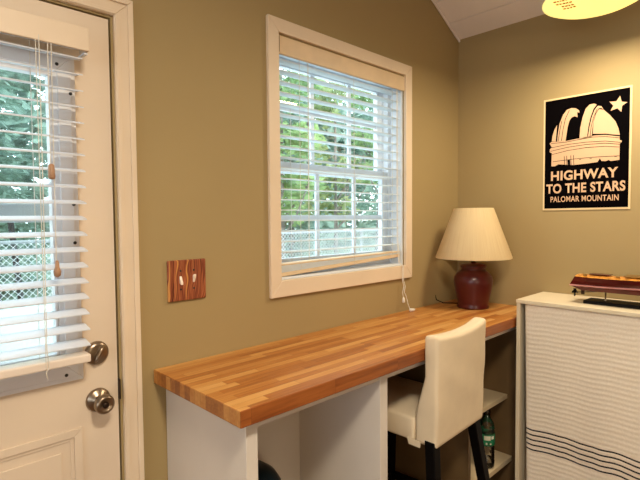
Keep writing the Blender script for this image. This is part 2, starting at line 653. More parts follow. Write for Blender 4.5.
# deadbolt and knob
KX, KZ, BX, BZ = -2.010, 0.938, -2.011, 1.075
db = MB().lathe([(0.034, 0.0002), (0.034, 0.005), (0.030, 0.012), (0.022, 0.015), (0.0, 0.016)], (BX, 0, BZ), 32, 'y').build('deadbolt', 'nickel', door, smooth=True)
tp = MB()
for i in range(0, 9):
    pass
tp.lathe([(0.0, 0.014), (0.011, 0.015), (0.012, 0.024), (0.008, 0.030), (0.0, 0.031)], (0, 0, 0), 20, 'y', sx=2.1, sy=0.62)
tpo = tp.build('thumb_turn', 'nickel', db, smooth=True)
tpo.location = (BX, 0, BZ)
tpo.rotation_euler = (0, math.radians(-62), 0)
kn = MB().lathe([(0.034, 0.0002), (0.034, 0.004), (0.030, 0.010), (0.017, 0.014), (0.013, 0.020), (0.013, 0.030), (0.020, 0.036),
                 (0.0265, 0.044), (0.0275, 0.054), (0.024, 0.062), (0.0175, 0.0655), (0.016, 0.063), (0.0, 0.063)],
                (KX, 0, KZ), 36, 'y').build('door_knob', 'nickel', door, smooth=True)
MB().lathe([(0.0, 0.066), (0.007, 0.066), (0.009, 0.0632)], (KX, 0, KZ), 20, 'y').build('knob_button', 'bronze', kn, smooth=True)
MB().box(DX1 + 0.0008, DX1 + 0.0052, -0.010, 0.03, 0.925, 0.985).build('latch_plate', 'bronze', door, bevel=0.001)

# storm door beyond the entry door
sd = struct(thing('door_2', None, None), 'white storm door frame seen through the door glass', 'storm door')
s = MB().ring(-2.86, -1.965, 0.01, 2.03, 0.075, 0.105, 0.135)
s.box(-2.784, -2.041, 0.107, 0.133, 1.452, 1.505)
s.build('storm_frame', 'storm', sd, bevel=0.003)
MB().box(-2.784, -2.041, 0.119, 0.122, 0.086, 1.451).build('lower_pane', 'glass', sd)
MB().box(-2.784, -2.041, 0.119, 0.122, 1.506, 1.954).build('upper_pane', 'glass', sd)

# ------------------------------------------------------------------ window_1
win = struct(thing('window_1', None, None), 'white double hung window in a cream casing', 'window')
f = MB()
f.ring(WX0 - 0.050, WX1 + 0.050, WZ0 - 0.062, WZ1 + 0.058, 0.052, -0.016, -0.0003, 0.064)
f.build('casing', 'trim', win, bevel=0.0025)
MB().ring(WX0 + 0.0005, WX1 - 0.0005, WZ0 + 0.0005, WZ1 - 0.0005, 0.010, 0.006, 0.075).build('jamb', 'lite', win, bevel=0.001)
MB().ring(WX0 + 0.0005, WX1 - 0.0005, WZ0 + 0.0005, WZ1 - 0.0005, 0.030, 0.0755, 0.139).build('vinyl_frame', 'lite', win, bevel=0.003)


def sash(name, z0, z1, y0, top_w, bot_w, hz):
    x0, x1 = WX0 + 0.031, WX1 - 0.031
    sw = 0.042
    mb = MB()
    mb.box(x0, x0 + sw, y0, y0 + 0.026, z0, z1)
    mb.box(x1 - sw, x1, y0, y0 + 0.026, z0, z1)
    mb.box(x0 + sw, x1 - sw, y0, y0 + 0.026, z1 - top_w, z1)
    mb.box(x0 + sw, x1 - sw, y0, y0 + 0.026, z0, z0 + bot_w)
    o = mb.build(name, 'lite', win, bevel=0.003)
    g = MB()
    gz0, gz1 = z0 + bot_w, z1 - top_w
    for gx in (-1.035, -0.793):
        g.box(gx - 0.010, gx + 0.010, y0 + 0.006, y0 + 0.018, gz0, gz1)
    for a, b in ((x0 + sw, -1.045), (-1.025, -0.803), (-0.783, x1 - sw)):
        g.box(a, b, y0 + 0.006, y0 + 0.018, hz - 0.010, hz + 0.010)
    g.build('muntin_grid', 'lite', o, bevel=0.002)
    MB().box(x0 + sw, x1 - sw, y0 + 0.0185, y0 + 0.0215, gz0, gz1).build('pane', 'glass', o)


sash('upper_sash', 1.648, WZ1 - 0.031, 0.1095, 0.038, 0.036, 1.916)
sash('lower_sash', WZ0 + 0.031, 1.690, 0.080, 0.040, 0.045, 1.462)


# ------------------------------------------------------------------ blinds
def slat_stack(mb, x0, x1, yc, zs, depth, tilt, crown=0.0016, th=0.0028):
    ct, st = math.cos(tilt), math.sin(tilt)
    for z in zs:
        n = 4
        pts = []
        for i in range(n + 1):
            t = -0.5 + i / n
            pts.append((t * depth, crown * (1 - 4 * t * t)))
        prof = pts + [(a, b - th) for a, b in pts[::-1]]
        prof = [(yc + a * ct - b * st, z + a * st + b * ct) for a, b in prof]
        m = len(prof)
        vs = [(x0, y, zz) for y, zz in prof] + [(x1, y, zz) for y, zz in prof]
        fs = [tuple(range(m)), tuple(range(m, 2 * m))[::-1]]
        fs += [(i, (i + 1) % m, m + (i + 1) % m, m + i) for i in range(m)]
        mb.add(vs, fs)


# door blind
bl = thing('venetian_blind', 'white wide-slat blind hanging over the glass of the cream door', 'window blind')
BY = -0.058
mb = MB().box(-2.79, -2.036, -0.088, -0.078, 1.902, 1.962)
mb.box(-2.79, -2.782, -0.078, -0.03, 1.902, 1.962)
mb.box(-2.044, -2.036, -0.078, -0.03, 1.902, 1.962)
mb.build('valance', 'trim', bl, bevel=0.002)
MB().box(-2.78, -2.046, -0.076, -0.026, 1.918, 1.958).build('headrail', 'lite', bl, bevel=0.001)
MB().box(-2.045, -2.037, -0.077, -0.012, 1.896, 1.9015).build('mount_clip', 'lite', bl)
zs = [1.8865 - 0.0422 * i for i in range(19)]
mb = MB()
slat_stack(mb, -2.785, -2.052, BY, zs, 0.050, math.radians(11))
mb.build('slats', 'slat', bl)
MB().box(-2.785, -2.052, BY - 0.026, BY + 0.024, 1.075, 1.097).build('bottom_rail', 'rail_white', bl, bevel=0.004)
for x in (-2.640, -2.162):
    for dy in (-0.0285, 0.0285):
        MB().tube([(x, BY + dy, 1.9185), (x, BY + dy, 1.08)], 0.0011, 5).build('ladder_cord', 'cord', bl)
mb = MB()
mb.tube([(-2.155, -0.0895, 1.915), (-2.157, -0.0895, 1.5), (-2.160, -0.0895, 1.13), (-2.156, -0.0895, 1.085), (-2.164, -0.091, 1.07), (-2.160, -0.091, 1.055)], 0.0012, 5)
mb.tube([(-2.136, -0.0895, 1.9), (-2.138, -0.0895, 1.60)], 0.0012, 5)
mb.tube([(-2.128, -0.0895, 1.9), (-2.132, -0.0895, 1.35)], 0.0012, 5)
mb.build('lift_cords', 'cord', bl)
MB().lathe([(0.003, 0.019), (0.007, 0.015), (0.0085, -0.012), (0.007, -0.019), (0.002, -0.020)], (-2.138, -0.0955, 1.580), 16).build('tassel', 'tassel', bl, smooth=True)
MB().lathe([(0.003, 0.022), (0.005, 0.014), (0.0055, 0.004), (0.009, -0.006), (0.008, -0.016), (0.002, -0.021)], (-2.132, -0.0955, 1.333), 16).build('tassel', 'tassel', bl, smooth=True)

# window blind
wbl = thing('venetian_blind', 'white wide-slat blind inside the window, its bottom rail hanging crooked', 'window blind')
bx0, bx1 = WX0 + 0.018, WX1 - 0.016
MB().box(WX0 + 0.006, WX1 - 0.002, -0.006, 0.0055, 2.083, 2.1515).build('valance', 'cream_wood', wbl, bevel=0.002)
MB().box(WX0 + 0.012, WX1 - 0.012, 0.011, 0.060, 2.100, 2.141).build('headrail', 'lite', wbl, bevel=0.001)
MB().box(WX0 + 0.0005, WX0 + 0.010, -0.0095, -0.0062, 2.088, 2.148).build('mount_bracket', 'nickel', wbl, bevel=0.001)
zs = [2.0735 - 0.0415 * i for i in range(19)]
mb = MB()
slat_stack(mb, bx0, bx1, 0.039, zs, 0.050, math.radians(1))
mb.build('slats', 'slat_win', wbl)


def slanted_rail(z_l, z_r, th, y0, y1):
    return MB().prism([(bx0, z_l), (bx1, z_r), (bx1, z_r + th), (bx0, z_l + th)], lambda u, v, d_: (u, d_, v), y0, y1)


slanted_rail(1.2292, 1.262, 0.0165, 0.012, 0.062).build('bottom_rail', 'cream_wood', wbl, bevel=0.003)
for q_ in range(4):
    l0, r0 = 1.2460 + 0.0069 * q_, 1.2788 + 0.00165 * q_
    MB().prism([(bx0, l0), (bx1, r0), (bx1, r0 + 0.0014), (bx0, l0 + 0.0064)], lambda u, v, d_: (u, d_, v), 0.0125, 0.0615).build('resting_slat', 'slat_win', wbl)
slanted_rail(1.2735, 1.2855, 0.006, 0.012, 0.062).build('lowest_slat', 'cream_wood', wbl, bevel=0.001)
for x in (-1.205, -0.880, -0.600):
    for y in (0.0105, 0.0675):
        MB().tube([(x, y, 2.10), (x, y, 1.25)], 0.0010, 5).build('ladder_cord', 'cord', wbl)
MB().tube([(-1.160, 0.0085, 2.083), (-1.162, 0.0085, 1.29)], 0.0017, 6).build('tilt_wand', 'cord', wbl)
mb = MB()
mb.tube([(-0.563, 0.0085, 2.083), (-0.561, 0.0085, 1.35), (-0.560, -0.002, 1.235), (-0.560, -0.026, 1.22), (-0.563, -0.028, 1.15), (-0.552, -0.03, 1.12), (-0.560, -0.03, 1.09), (-0.545, -0.030, 1.07), (-0.536, -0.035, 1.03), (-0.527, -0.04, 1.0035)], 0.0017, 6)
mb.tube([(-0.570, 0.0085, 2.083), (-0.568, 0.0085, 1.35), (-0.567, -0.002, 1.235), (-0.567, -0.026, 1.22), (-0.572, -0.028, 1.15), (-0.564, -0.03, 1.12), (-0.575, -0.03, 1.09), (-0.566, -0.03, 1.062)], 0.0017, 6)
mb.build('lift_cords', 'cord', wbl)
MB().lathe([(0.003, 0.014), (0.006, 0.008), (0.008, -0.010), (0.003, -0.014)], (-0.566, -0.03, 1.052), 14).build('tassel', 'cord', wbl, smooth=True)
tl = MB().lathe([(0.003, 0.016), (0.006, 0.010), (0.0085, -0.010), (0.003, -0.016)], (0, 0, 0), 14, 'x').build('tassel', 'cord', wbl, smooth=True)
tl.location = (-0.515, -0.045, 0.9985)
tl.rotation_euler = (0, 0, math.radians(-30))

# ------------------------------------------------------------------ switch plate
sp = thing('switch_plate', 'striped wood double light switch plate on the wall between door and window', 'light switch')
MB().box(-1.7905, -1.654, -0.010, -0.0003, 1.193, 1.326).build('plate', 'strip', sp, bevel=0.004, seg=3)
for tx, up in ((-1.747, -1), (-1.700, 1)):
    t = MB()
    t.prism([(-0.0102, -0.012), (-0.0102, 0.012), (-0.020, 0.012 * up + 0.004), (-0.020, 0.012 * up - 0.004)] if up > 0 else
            [(-0.0102, 0.012), (-0.0102, -0.012), (-0.020, -0.016), (-0.020, -0.008)],
            lambda u, v, d_: (tx + d_, u, 1.262 + v), -0.004, 0.004)
    t.build('toggle', 'toggle', sp, bevel=0.001)
    for dz in (-0.030, 0.030):
        MB().lathe([(0.0, 0.0015), (0.0032, 0.001), (0.0032, -0.001)], (tx, -0.0103, 1.261 + dz), 10, 'y').build('screw', 'screw', sp)

# ------------------------------------------------------------------ desk
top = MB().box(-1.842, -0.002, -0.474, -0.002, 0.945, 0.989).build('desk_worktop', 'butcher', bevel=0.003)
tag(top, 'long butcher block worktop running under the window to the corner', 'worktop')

cub = thing('open_cabinet', 'white open cubby cabinet carrying the left end of the worktop', 'cabinet')
MB().box(-1.803, -1.766, -0.440, -0.003, 0.0, 0.944).build('side_panel', 'white_board', cub, bevel=0.0015)
MB().box(-1.262, -1.222, -0.440, -0.003, 0.0, 0.944).build('side_panel', 'white_board', cub, bevel=0.0015)
MB().box(-1.7655, -1.2625, -0.034, -0.016, 0.0, 0.944).build('back_panel', 'white_board', cub)
MB().box(-1.7655, -1.2625, -0.438, -0.418, 0.916, 0.944).build('top_rail', 'white_board', cub, bevel=0.001)
MB().box(-1.7655, -1.2625, -0.430, -0.035, 0.06, 0.08).build('bottom_shelf', 'white_board', cub, bevel=0.001)

shu = thing('shelf_unit', 'open shelf unit under the worktop at the corner, holding a water bottle', 'shelf unit')
SX0, SX1 = -0.672, -0.152
MB().box(SX0, SX0 + 0.020, -0.440, -0.003, 0.0, 0.944).build('side_panel', 'shaded_panel', shu, bevel=0.001)
MB().box(SX1, SX1 + 0.020, -0.440, -0.003, 0.0, 0.944).build('side_panel', 'shaded_panel', shu, bevel=0.001)
MB().box(SX0 + 0.0205, SX1 - 0.0005, -0.012, -0.004, 0.0, 0.944).build('back_panel', 'shaded_panel', shu)
MB().box(SX0 + 0.0205, SX1 - 0.0005, -0.370, -0.0125, 0.538, 0.560).build('shelf', 'shelf_board', shu, bevel=0.001)
MB().box(SX0 + 0.0205, SX1 - 0.0005, -0.396, -0.0125, 0.226, 0.250).build('shelf', 'shelf_board', shu, bevel=0.001)
MB().box(-1.2215, SX1 - 0.0005, -0.438, -0.420, 0.914, 0.944).build('top_rail', 'white_board', shu, bevel=0.001)

# ------------------------------------------------------------------ table lamp
LX, LY, LZ = -0.199, -0.204, 0.9892
lamp = thing('table_lamp', 'maroon jar table lamp with a cream pleated shade in the desk corner', 'table lamp')
MB().lathe([(0.0, 0.0), (0.078, 0.0), (0.080, 0.008), (0.076, 0.016), (0.078, 0.03), (0.090, 0.085), (0.097, 0.125), (0.0985, 0.142),
            (0.095, 0.160), (0.084, 0.178), (0.070, 0.190), (0.061, 0.197), (0.060, 0.206), (0.066, 0.211), (0.066, 0.219), (0.058, 0.226), (0.02, 0.232), (0.0, 0.232)],
           (LX, LY, LZ), 48).build('base', 'ceramic', lamp, smooth=True)
MB().lathe([(0.011, 0.230), (0.011, 0.30), (0.016, 0.302), (0.016, 0.345), (0.0, 0.346)], (LX, LY, LZ), 16).build('socket', 'brass', lamp, smooth=True)
mb = MB()
for s_ in (-1, 1):
    mb.tube([(LX + s_ * 0.012, LY, LZ + 0.30), (LX + s_ * 0.05, LY, LZ + 0.36), (LX + s_ * 0.052, LY, LZ + 0.42), (LX + s_ * 0.03, LY, LZ + 0.49), (LX, LY, LZ + 0.507)], 0.002, 6)
mb.build('harp', 'brass', lamp, smooth=True)
MB().lathe([(0.0, 0.345), (0.012, 0.346), (0.013, 0.37), (0.029, 0.40), (0.030, 0.425), (0.018, 0.447), (0.0, 0.452)], (LX, LY, LZ), 20).build('bulb', 'toggle', lamp, smooth=True)
# shade: open cone with its own thickness and uv for the pleats
sh = MB()
seg, hb, ht, rb, rt = 96, 0.258, 0.515, 0.190, 0.099
prof = [(rb, hb), (rb + 0.001, hb + 0.004), (rt + 0.001, ht - 0.004), (rt, ht), (rt - 0.003, ht), (rb - 0.003, hb)]
sh.lathe(prof[:4] + prof[4:], (LX, LY, LZ), seg)
sh.f = sh.f[:-2]
# close inner wall between last and first profile rings
n = len(prof)
for i in range(seg):
    k = (i + 1) % seg
    sh.f.append(((n - 1) * seg + i, (n - 1) * seg + k, k, i))
so = sh.build('lamp_shade', 'shade', lamp, smooth=False)
uvl = so.data.uv_layers.new(name='UVMap')
for poly in so.data.polygons:
    angs = []
    for li in poly.loop_indices:
        co = so.data.vertices[so.data.loops[li].vertex_index].co
        a = math.atan2(co.y - LY, co.x - LX) / (2 * math.pi) % 1.0
        angs.append([li, a, (co.z - LZ - hb) / (ht - hb)])
    if max(a[1] for a in angs) - min(a[1] for a in angs) > 0.5:
        for a in angs:
            if a[1] < 0.5:
                a[1] += 1
    for li, a, v in angs:
        uvl.data[li].uv = (a, v)
for p_ in so.data.polygons:
    p_.use_smooth = True
em = so.modifiers.new('edges', 'EDGE_SPLIT')
em.split_angle = math.radians(40)
mb = MB()
for a in (0.3, 2.4, 4.5):
    mb.tube([(LX, LY, LZ + 0.511), (LX + math.cos(a) * 0.097, LY + math.sin(a) * 0.097, LZ + 0.508)], 0.0015, 6)
mb.build('spider', 'brass', lamp)
MB().lathe([(0.004, 0.5085), (0.006, 0.511), (0.004, 0.515), (0.0, 0.516)], (LX, LY, LZ), 14).build('finial', 'brass', lamp, smooth=True)
MB().tube([(LX + 0.02, LY + 0.076, LZ + 0.008), (LX + 0.02, LY + 0.13, LZ + 0.004), (LX - 0.01, LY + 0.17, LZ + 0.004), (LX - 0.03, LY + 0.200, LZ + 0.02), (LX - 0.032, LY + 0.207, LZ + 0.05)], 0.0028, 8).build('power_cord', 'black_gloss', lamp, smooth=True)

# ------------------------------------------------------------------ bar stool
st = thing('bar_stool', 'ivory slipcovered bar stool with black legs pulled up to the worktop', 'stool')
CX0, CX1, CB = -1.066, -0.706, 0.642
# backrest: a closed slab swept in height, curved in plan so the middle bows outwards
bk = MB()
cols, rows = 14, 16


def back_pt(i, j, face):
    t = i / cols
    h = j / rows
    narrow = 0.012 * (1 - h)
    x = CX0 + narrow * 0.3 + (CX1 - CX0 - narrow * 1.3) * t
    bow = 0.016 * (1 - (2 * t - 1) ** 2) * h
    z_top = 1.058 - 0.012 * (1 - (2 * t - 1) ** 2) + 0.016 * (t - 1)
    z_bot = CB - 0.004 + 0.014 * t
    z = z_bot + (z_top - z_bot) * h
    if face == 0:
        y = -0.536 - bow + 0.006 * (1 - h)
        y += 0.0022 * math.sin(9 * t + 14 * h) * (1 - abs(2 * h - 1))
    else:
        fl = max(0.0, 1 - h / 0.62)
        y = -0.4785 - bow * 0.8 + 0.040 * min(1, fl * 1.8)
    return (x, y, z)


vs = [back_pt(i, j, fc) for fc in (0, 1) for j in range(rows + 1) for i in range(cols + 1)]
idx = lambda i, j, fc: fc * (rows + 1) * (cols + 1) + j * (cols + 1) + i
fs = []
for fc in (0, 1):
    for j in range(rows):
        for i in range(cols):
            fs.append((idx(i, j, fc), idx(i + 1, j, fc), idx(i + 1, j + 1, fc), idx(i, j + 1, fc)))
for j in range(rows):
    fs.append((idx(0, j, 0), idx(0, j + 1, 0), idx(0, j + 1, 1), idx(0, j, 1)))
    fs.append((idx(cols, j, 0), idx(cols, j, 1), idx(cols, j + 1, 1), idx(cols, j + 1, 0)))
for i in range(cols):
    fs.append((idx(i, 0, 0), idx(i, 0, 1), idx(i + 1, 0, 1), idx(i + 1, 0, 0)))
    fs.append((idx(i, rows, 0), idx(i + 1, rows, 0), idx(i + 1, rows, 1), idx(i, rows, 1)))
bk.add(vs, fs)
bk.build('backrest_cover', 'slip', st, bevel=0.014, smooth=True, seg=4)
# seat cushion cover with a slightly crowned top and a loose skirt
se = MB()
nx, ny = 10, 12
sy0, sy1 = -0.4365, -0.070
vs, fs = [], []
for j in range(ny + 1):
    for i in range(nx + 1):
        u, v = i / nx, j / ny
        crown = 0.014 * (1 - (2 * u - 1) ** 4) * (1 - (2 * v - 1) ** 4)
        vs.append((CX0 + 0.001 + (CX1 - CX0 - 0.014) * u, sy0 + (sy1 - sy0) * v, 0.728 + crown))
for j in range(ny):
    for i in range(nx):
        a = j * (nx + 1) + i
        fs.append((a, a + 1, a + nx + 2, a + nx + 1))
ringi = [i for i in range(nx + 1)] + [j * (nx + 1) + nx for j in range(1, ny + 1)] + [ny * (nx + 1) + i for i in range(nx - 1, -1, -1)] + [j * (nx + 1) for j in range(ny - 1, 0, -1)]
o0 = len(vs)
for lvl, zz in enumerate((0.690, CB)):
    for q, r_ in enumerate(ringi):
        p = vs[r_]
        wv = 0.0018 * math.sin(q * 1.7 + lvl)
        vs.append((p[0] + (wv if p[0] > CX0 + 0.1 else -wv - 0.001), p[1], zz))
m_ = len(ringi)
for q in range(m_):
    k = (q + 1) % m_
    fs.append((ringi[q], ringi[k], o0 + k, o0 + q))
    fs.append((o0 + q, o0 + k, o0 + m_ + k, o0 + m_ + q))
fs.append(tuple(o0 + m_ + q for q in range(m_)))
se.add(vs, fs)
se.build('seat_cover', 'slip', st, bevel=0.010, smooth=True, seg=3)
MB().prism([(-0.466, CB - 0.012), (-0.418, CB - 0.012), (-0.410, CB + 0.012), (-0.470, CB + 0.012)], lambda u, v, d_: (CX0 - 0.004 + d_, u, v), 0.0, 0.003).build('cover_tie', 'slip', st)
rear = {}
for s_, lx in ((-1, CX0 + 0.021), (1, CX1 - 0.050)):
    MB().bar((lx + s_ * 0.085, -0.585, 0.0), (lx, -0.502, CB + 0.02), 0.034, 0.034, 0.040, 0.040).build('leg', 'black_wood', st, bevel=0.003)
    MB().bar((lx + s_ * 0.015, -0.075, 0.0), (lx, -0.098, CB + 0.02), 0.032, 0.032, 0.040, 0.040).build('leg', 'black_wood', st, bevel=0.003)
    zr = 0.43 if s_ < 0 else 0.27
    tr = zr / (CB + 0.02)
    xr, yr = lx + s_ * 0.085 * (1 - tr), -0.585 + 0.083 * tr
    xf, yf = lx + s_ * 0.015 * (1 - tr), -0.075 - 0.023 * tr
    e = MB()
    e.add([(xr - 0.009, yr, zr - 0.016), (xr + 0.009, yr, zr - 0.016), (xr + 0.009, yr, zr + 0.016), (xr - 0.009, yr, zr + 0.016),
           (xf - 0.009, yf, zr - 0.016), (xf + 0.009, yf, zr - 0.016), (xf + 0.009, yf, zr + 0.016), (xf - 0.009, yf, zr + 0.016)],
          [(0, 1, 2, 3), (4, 7, 6, 5), (0, 4, 5, 1), (1, 5, 6, 2), (2, 6, 7, 3), (3, 7, 4, 0)])
    e.build('stretcher', 'black_wood', st, bevel=0.002)
MB().box(CX0 + 0.02, CX1 - 0.02, -0.098, -0.078, 0.28, 0.31).build('footrest', 'black_wood', st, bevel=0.002)

# ------------------------------------------------------------------ bookcase with towel, boat on top
bc = thing('bookcase', 'whitewashed low bookcase against the poster wall, right of the worktop', 'bookcase')
BY0, BY1 = -0.483, -1.300
MB().box(-0.319, -0.003, BY1, BY0 + 0.001, 1.061, 1.078).build('top_board', 'whitewash', bc, bevel=0.002)
MB().box(-0.314, -0.003, BY0 - 0.017, BY0, 0.0, 1.0605).build('side_panel', 'whitewash', bc, bevel=0.001)
MB().box(-0.314, -0.003, BY1 + 0.001, BY1 + 0.018, 0.0, 1.0605).build('side_panel', 'whitewash', bc, bevel=0.001)
MB().box(-0.012, -0.004, BY1 + 0.0185, BY0 - 0.0175, 0.0, 1.0605).build('back_panel', 'whitewash', bc)
for z in (0.06, 0.40, 0.73):
    MB().box(-0.215, -0.0125, BY1 + 0.0185, BY0 - 0.0175, z, z + 0.018).build('shelf', 'whitewash', bc, bevel=0.001)

tw = MB()
ty0, ty1, tz0, tz1 = -0.518, -1.285, 0.16, 1.0595
NU, NV = 110, 400
vs, fs, uvs = [], [], []
for j in range(NV + 1):
    v = j / NV
    z = tz0 + (tz1 - tz0) * v
    for i in range(NU + 1):
        u = i / NU
        y = ty0 + (ty1 - ty0) * u - 0.018 * (1 - v) * (1 - u)
        dist = abs(y - ty0)
        fold = 0.0045 * math.sin(u * 15 + 0.8 * (1 - v)) * (0.25 + 0.75 * (1 - v)) + 0.003 * math.sin(u * 31 + 1.3) * (1 - v)
        sag = 0.004 * math.sin(u * 22 + 0.5) * (0.4 + (1 - v)) + 0.002 * math.sin(u * 47) * (1 - v)
        rib = 0.00045 * math.sin(2 * math.pi * (z + sag * 0.6 + 0.0012 * math.sin(u * 40)) / 0.0205)
        edge = 0.004 * math.exp(-dist / 0.015)
        x = -0.3045 - fold - rib + edge * 0.5
        vs.append((x, y, z))
        uvs.append((dist, z + sag))
for j in range(NV):
    for i in range(NU):
        a = j * (NU + 1) + i
        fs.append((a, a + 1, a + NU + 2, a + NU + 1))
tw.add(vs, fs)
to = tw.build('throw_towel', 'towel', smooth=True)
uvl = to.data.uv_layers.new(name='UVMap')
for lp in to.data.loops:
    uvl.data[lp.index].uv = uvs[lp.vertex_index]
sm = to.modifiers.new('thick', 'SOLIDIFY')
sm.thickness = 0.003
tag(to, 'cream waffle towel with five dark stripes hung as a curtain across the bookcase', 'towel')

bt = thing('model_boat', 'dark red varnished model boat on a black stand atop the bookcase', 'model boat')
bx, by_st = -0.19, -0.682
L = 0.55
# hull sections from stern to bow: y, half beam at sheer, half beam at chine, keel z, chine z, sheer z
secs = []
for k in range(15):
    t = k / 14
    y = by_st - 0.012 - L * t
    wdt = 0.072 * (1 - max(0, (t - 0.45) / 0.55) ** 2.0) + 0.0015
    wdt *= (0.82 + 0.18 * min(1, t * 4))
    secs.append((y, wdt, wdt * (0.90 - 0.15 * t), (1.144 if k == 0 else 1.130) + 0.030 * max(0, t - 0.6) ** 1.4, 1.157 + 0.020 * t * t, 1.196 - 0.004 * math.sin(t * math.pi) + 0.018 * t * t))
NS = len(secs)


def skin(mb, rows_, close=False):
    vs, fs = [], []
    m = len(rows_[0])
    for r in rows_:
        vs += r
    for a in range(len(rows_) - 1):
        for b in range(m - 1):
            fs.append((a * m + b, a * m + b + 1, (a + 1) * m + b + 1, (a + 1) * m + b))
    mb.add(vs, fs)
    return m


hull = MB()
rows_ = []
for k, (y, ws, wc, kz, cz, sz) in enumerate(secs):
    rk = 0.022 if k == 0 else 0.0
    rows_.append([(bx - ws, y - rk * 0.7, sz), (bx - (ws + wc) / 2 - 0.002, y - rk * 0.2, (sz + cz) / 2), (bx - wc, y + rk * 0.3, cz), (bx - wc * 0.86, y, kz + 0.006), (bx, y, kz), (bx + wc * 0.86, y, kz + 0.006),
                  (bx + wc, y + rk * 0.3, cz), (bx + (ws + wc) / 2 + 0.002, y - rk * 0.2, (sz + cz) / 2), (bx + ws, y - rk * 0.7, sz)])
skin(hull, rows_)
hull.f.append(tuple(range(9)))
hull.f.append(tuple((NS - 1) * 9 + i for i in range(9))[::-1])
hull.build('hull', 'mahogany', bt, bevel=0.0)
dk = MB()
rows_ = []
for k, (y, ws, wc, kz, cz, sz) in enumerate(secs):
    rk = 0.0154 if k == 0 else 0.0
    rows_.append([(bx - ws + 0.001, y - rk, sz + 0.0004), (bx - ws * 0.5, y - rk, sz + 0.005), (bx, y - rk, sz + 0.007), (bx + ws * 0.5, y - rk, sz + 0.005), (bx + ws - 0.001, y - rk, sz + 0.0004)])
skin(dk, rows_)
dk.f.append((0, 1, 2, 3, 4))
dko = dk.build('deck', 'deckwood', bt, smooth=False)
# small deck fittings: hatch, windscreen coaming, cleats
MB().box(bx - 0.028, bx + 0.028, -0.835, -0.755, 1.2045, 1.2075).build('hatch', 'mahogany', dko, bevel=0.001)
MB().box(bx - 0.040, bx + 0.040, -0.985, -0.890, 1.2045, 1.2085).build('cockpit_coaming', 'brass', dko, bevel=0.001)
for cy in (-0.745, -0.870):
    MB().box(bx - 0.046, bx - 0.036, cy - 0.008, cy + 0.008, 1.199, 1.2075).build('cleat', 'brass', dko, bevel=0.001)
# pale waterline along both chines
wl = MB()
for s_ in (-1, 1):
    ra = []
    for k, (y, ws, wc, kz, cz, sz) in enumerate(secs):
        rk = 0.0066 if k == 0 else 0.0
        ra.append([(bx + s_ * (wc + 0.0018), y + rk, cz + 0.0035), (bx + s_ * (wc + 0.0028), y + rk, cz), (bx + s_ * (wc + 0.0006), y + rk, cz - 0.0035)])
    skin(wl, ra)
wl.build('waterline_stripe', 'pink', bt)
pr = MB().lathe([(0.0, 0.006), (0.004, 0.004), (0.005, -0.004), (0.003, -0.008)], (bx - 0.0, by_st - 0.010, 1.119), 14, 'y')
for k in range(3):
    a = k * 2 * math.pi / 3 + 0.4
    ca, sa = math.cos(a), math.sin(a)
    pts = []
    for r_, wd in ((0.003, 0.004), (0.008, 0.010), (0.013, 0.0115), (0.018, 0.007)):
        pts.append((r_, wd))
    vs = []
    for r_, wd in pts:
        for q in (-1, 1):
            tx_, tz_ = r_ * ca - q * wd * sa, r_ * sa + q * wd * ca
            for th in (-0.001, 0.001):
                vs.append((bx + tx_, by_st - 0.010 + q * wd * 0.6 + th, 1.119 + tz_))
    fs = []
    for g in range(3):
        b0, b1 = g * 4, (g + 1) * 4
        fs += [(b0, b0 + 2, b1 + 2, b1), (b0 + 1, b1 + 1, b1 + 3, b0 + 3), (b0, b1, b1 + 1, b0 + 1), (b0 + 2, b0 + 3, b1 + 3, b1 + 2)]
    fs += [(0, 1, 3, 2), (12, 14, 15, 13)]
    pr.add(vs, fs)
pr.build('propeller', 'black_gloss', bt)
MB().tube([(bx, by_st - 0.016, 1.119), (bx, by_st - 0.13, 1.133)], 0.0022, 8).build('propeller_shaft', 'nickel', bt, smooth=True)
MB().box(bx - 0.002, bx + 0.002, by_st - 0.050, by_st - 0.036, 1.112, 1.134).build('rudder', 'bronze', bt, bevel=0.001)
MB().box(bx - 0.040, bx + 0.062, -1.17, -0.738, 1.0785, 1.092).build('stand_base', 'black_gloss', bt, bevel=0.003)
for y in (-0.815, -1.08):
    MB().lathe([(0.007, 1.0915), (0.007, 1.095), (0.0028, 1.099), (0.0028, 1.128)], (bx, y, 0), 12).build('stand_post', 'nickel', bt, smooth=True)

# ------------------------------------------------------------------ poster
PY0, PZ0, PW, PH = -0.476, 1.489, 0.381, 0.548
ps = thing('wall_poster', 'black poster with a domed observatory and a star on the right wall', 'poster')
MB().box(-0.004, -0.0004, PY0 - PW, PY0, PZ0, PZ0 + PH).build('backing', 'poster_edge', ps)
bw = 0.0085
MB().box(-0.0046, -0.00405, PY0 - PW + bw, PY0 - bw, PZ0 + bw, PZ0 + PH - bw).build('black_ground', 'poster_black', ps)


def flat(mb, pts, x=-0.0052, t=0.0005):
    mb.prism([(u, v) for u, v in pts], lambda u, v, d_: (d_, PY0 - u * PW, PZ0 + v * PH), x, x + t)


def stroke(mb, pts, wd=0.0024, x=-0.0056):
    for (u0, v0), (u1, v1) in zip(pts[:-1], pts[1:]):
        a = Vector((u0 * PW, v0 * PH))
        b = Vector((u1 * PW, v1 * PH))
        dd = (b - a).normalized()
        nn = Vector((-dd.y, dd.x)) * wd / 2
        a2, b2 = a - dd * wd * 0.3, b + dd * wd * 0.3
        q = [a2 + nn, b2 + nn, b2 - nn, a2 - nn]
        mb.prism([(p.x, p.y) for p in q], lambda u, v, d_: (d_, PY0 - u, PZ0 + v), x, x + 0.0003)


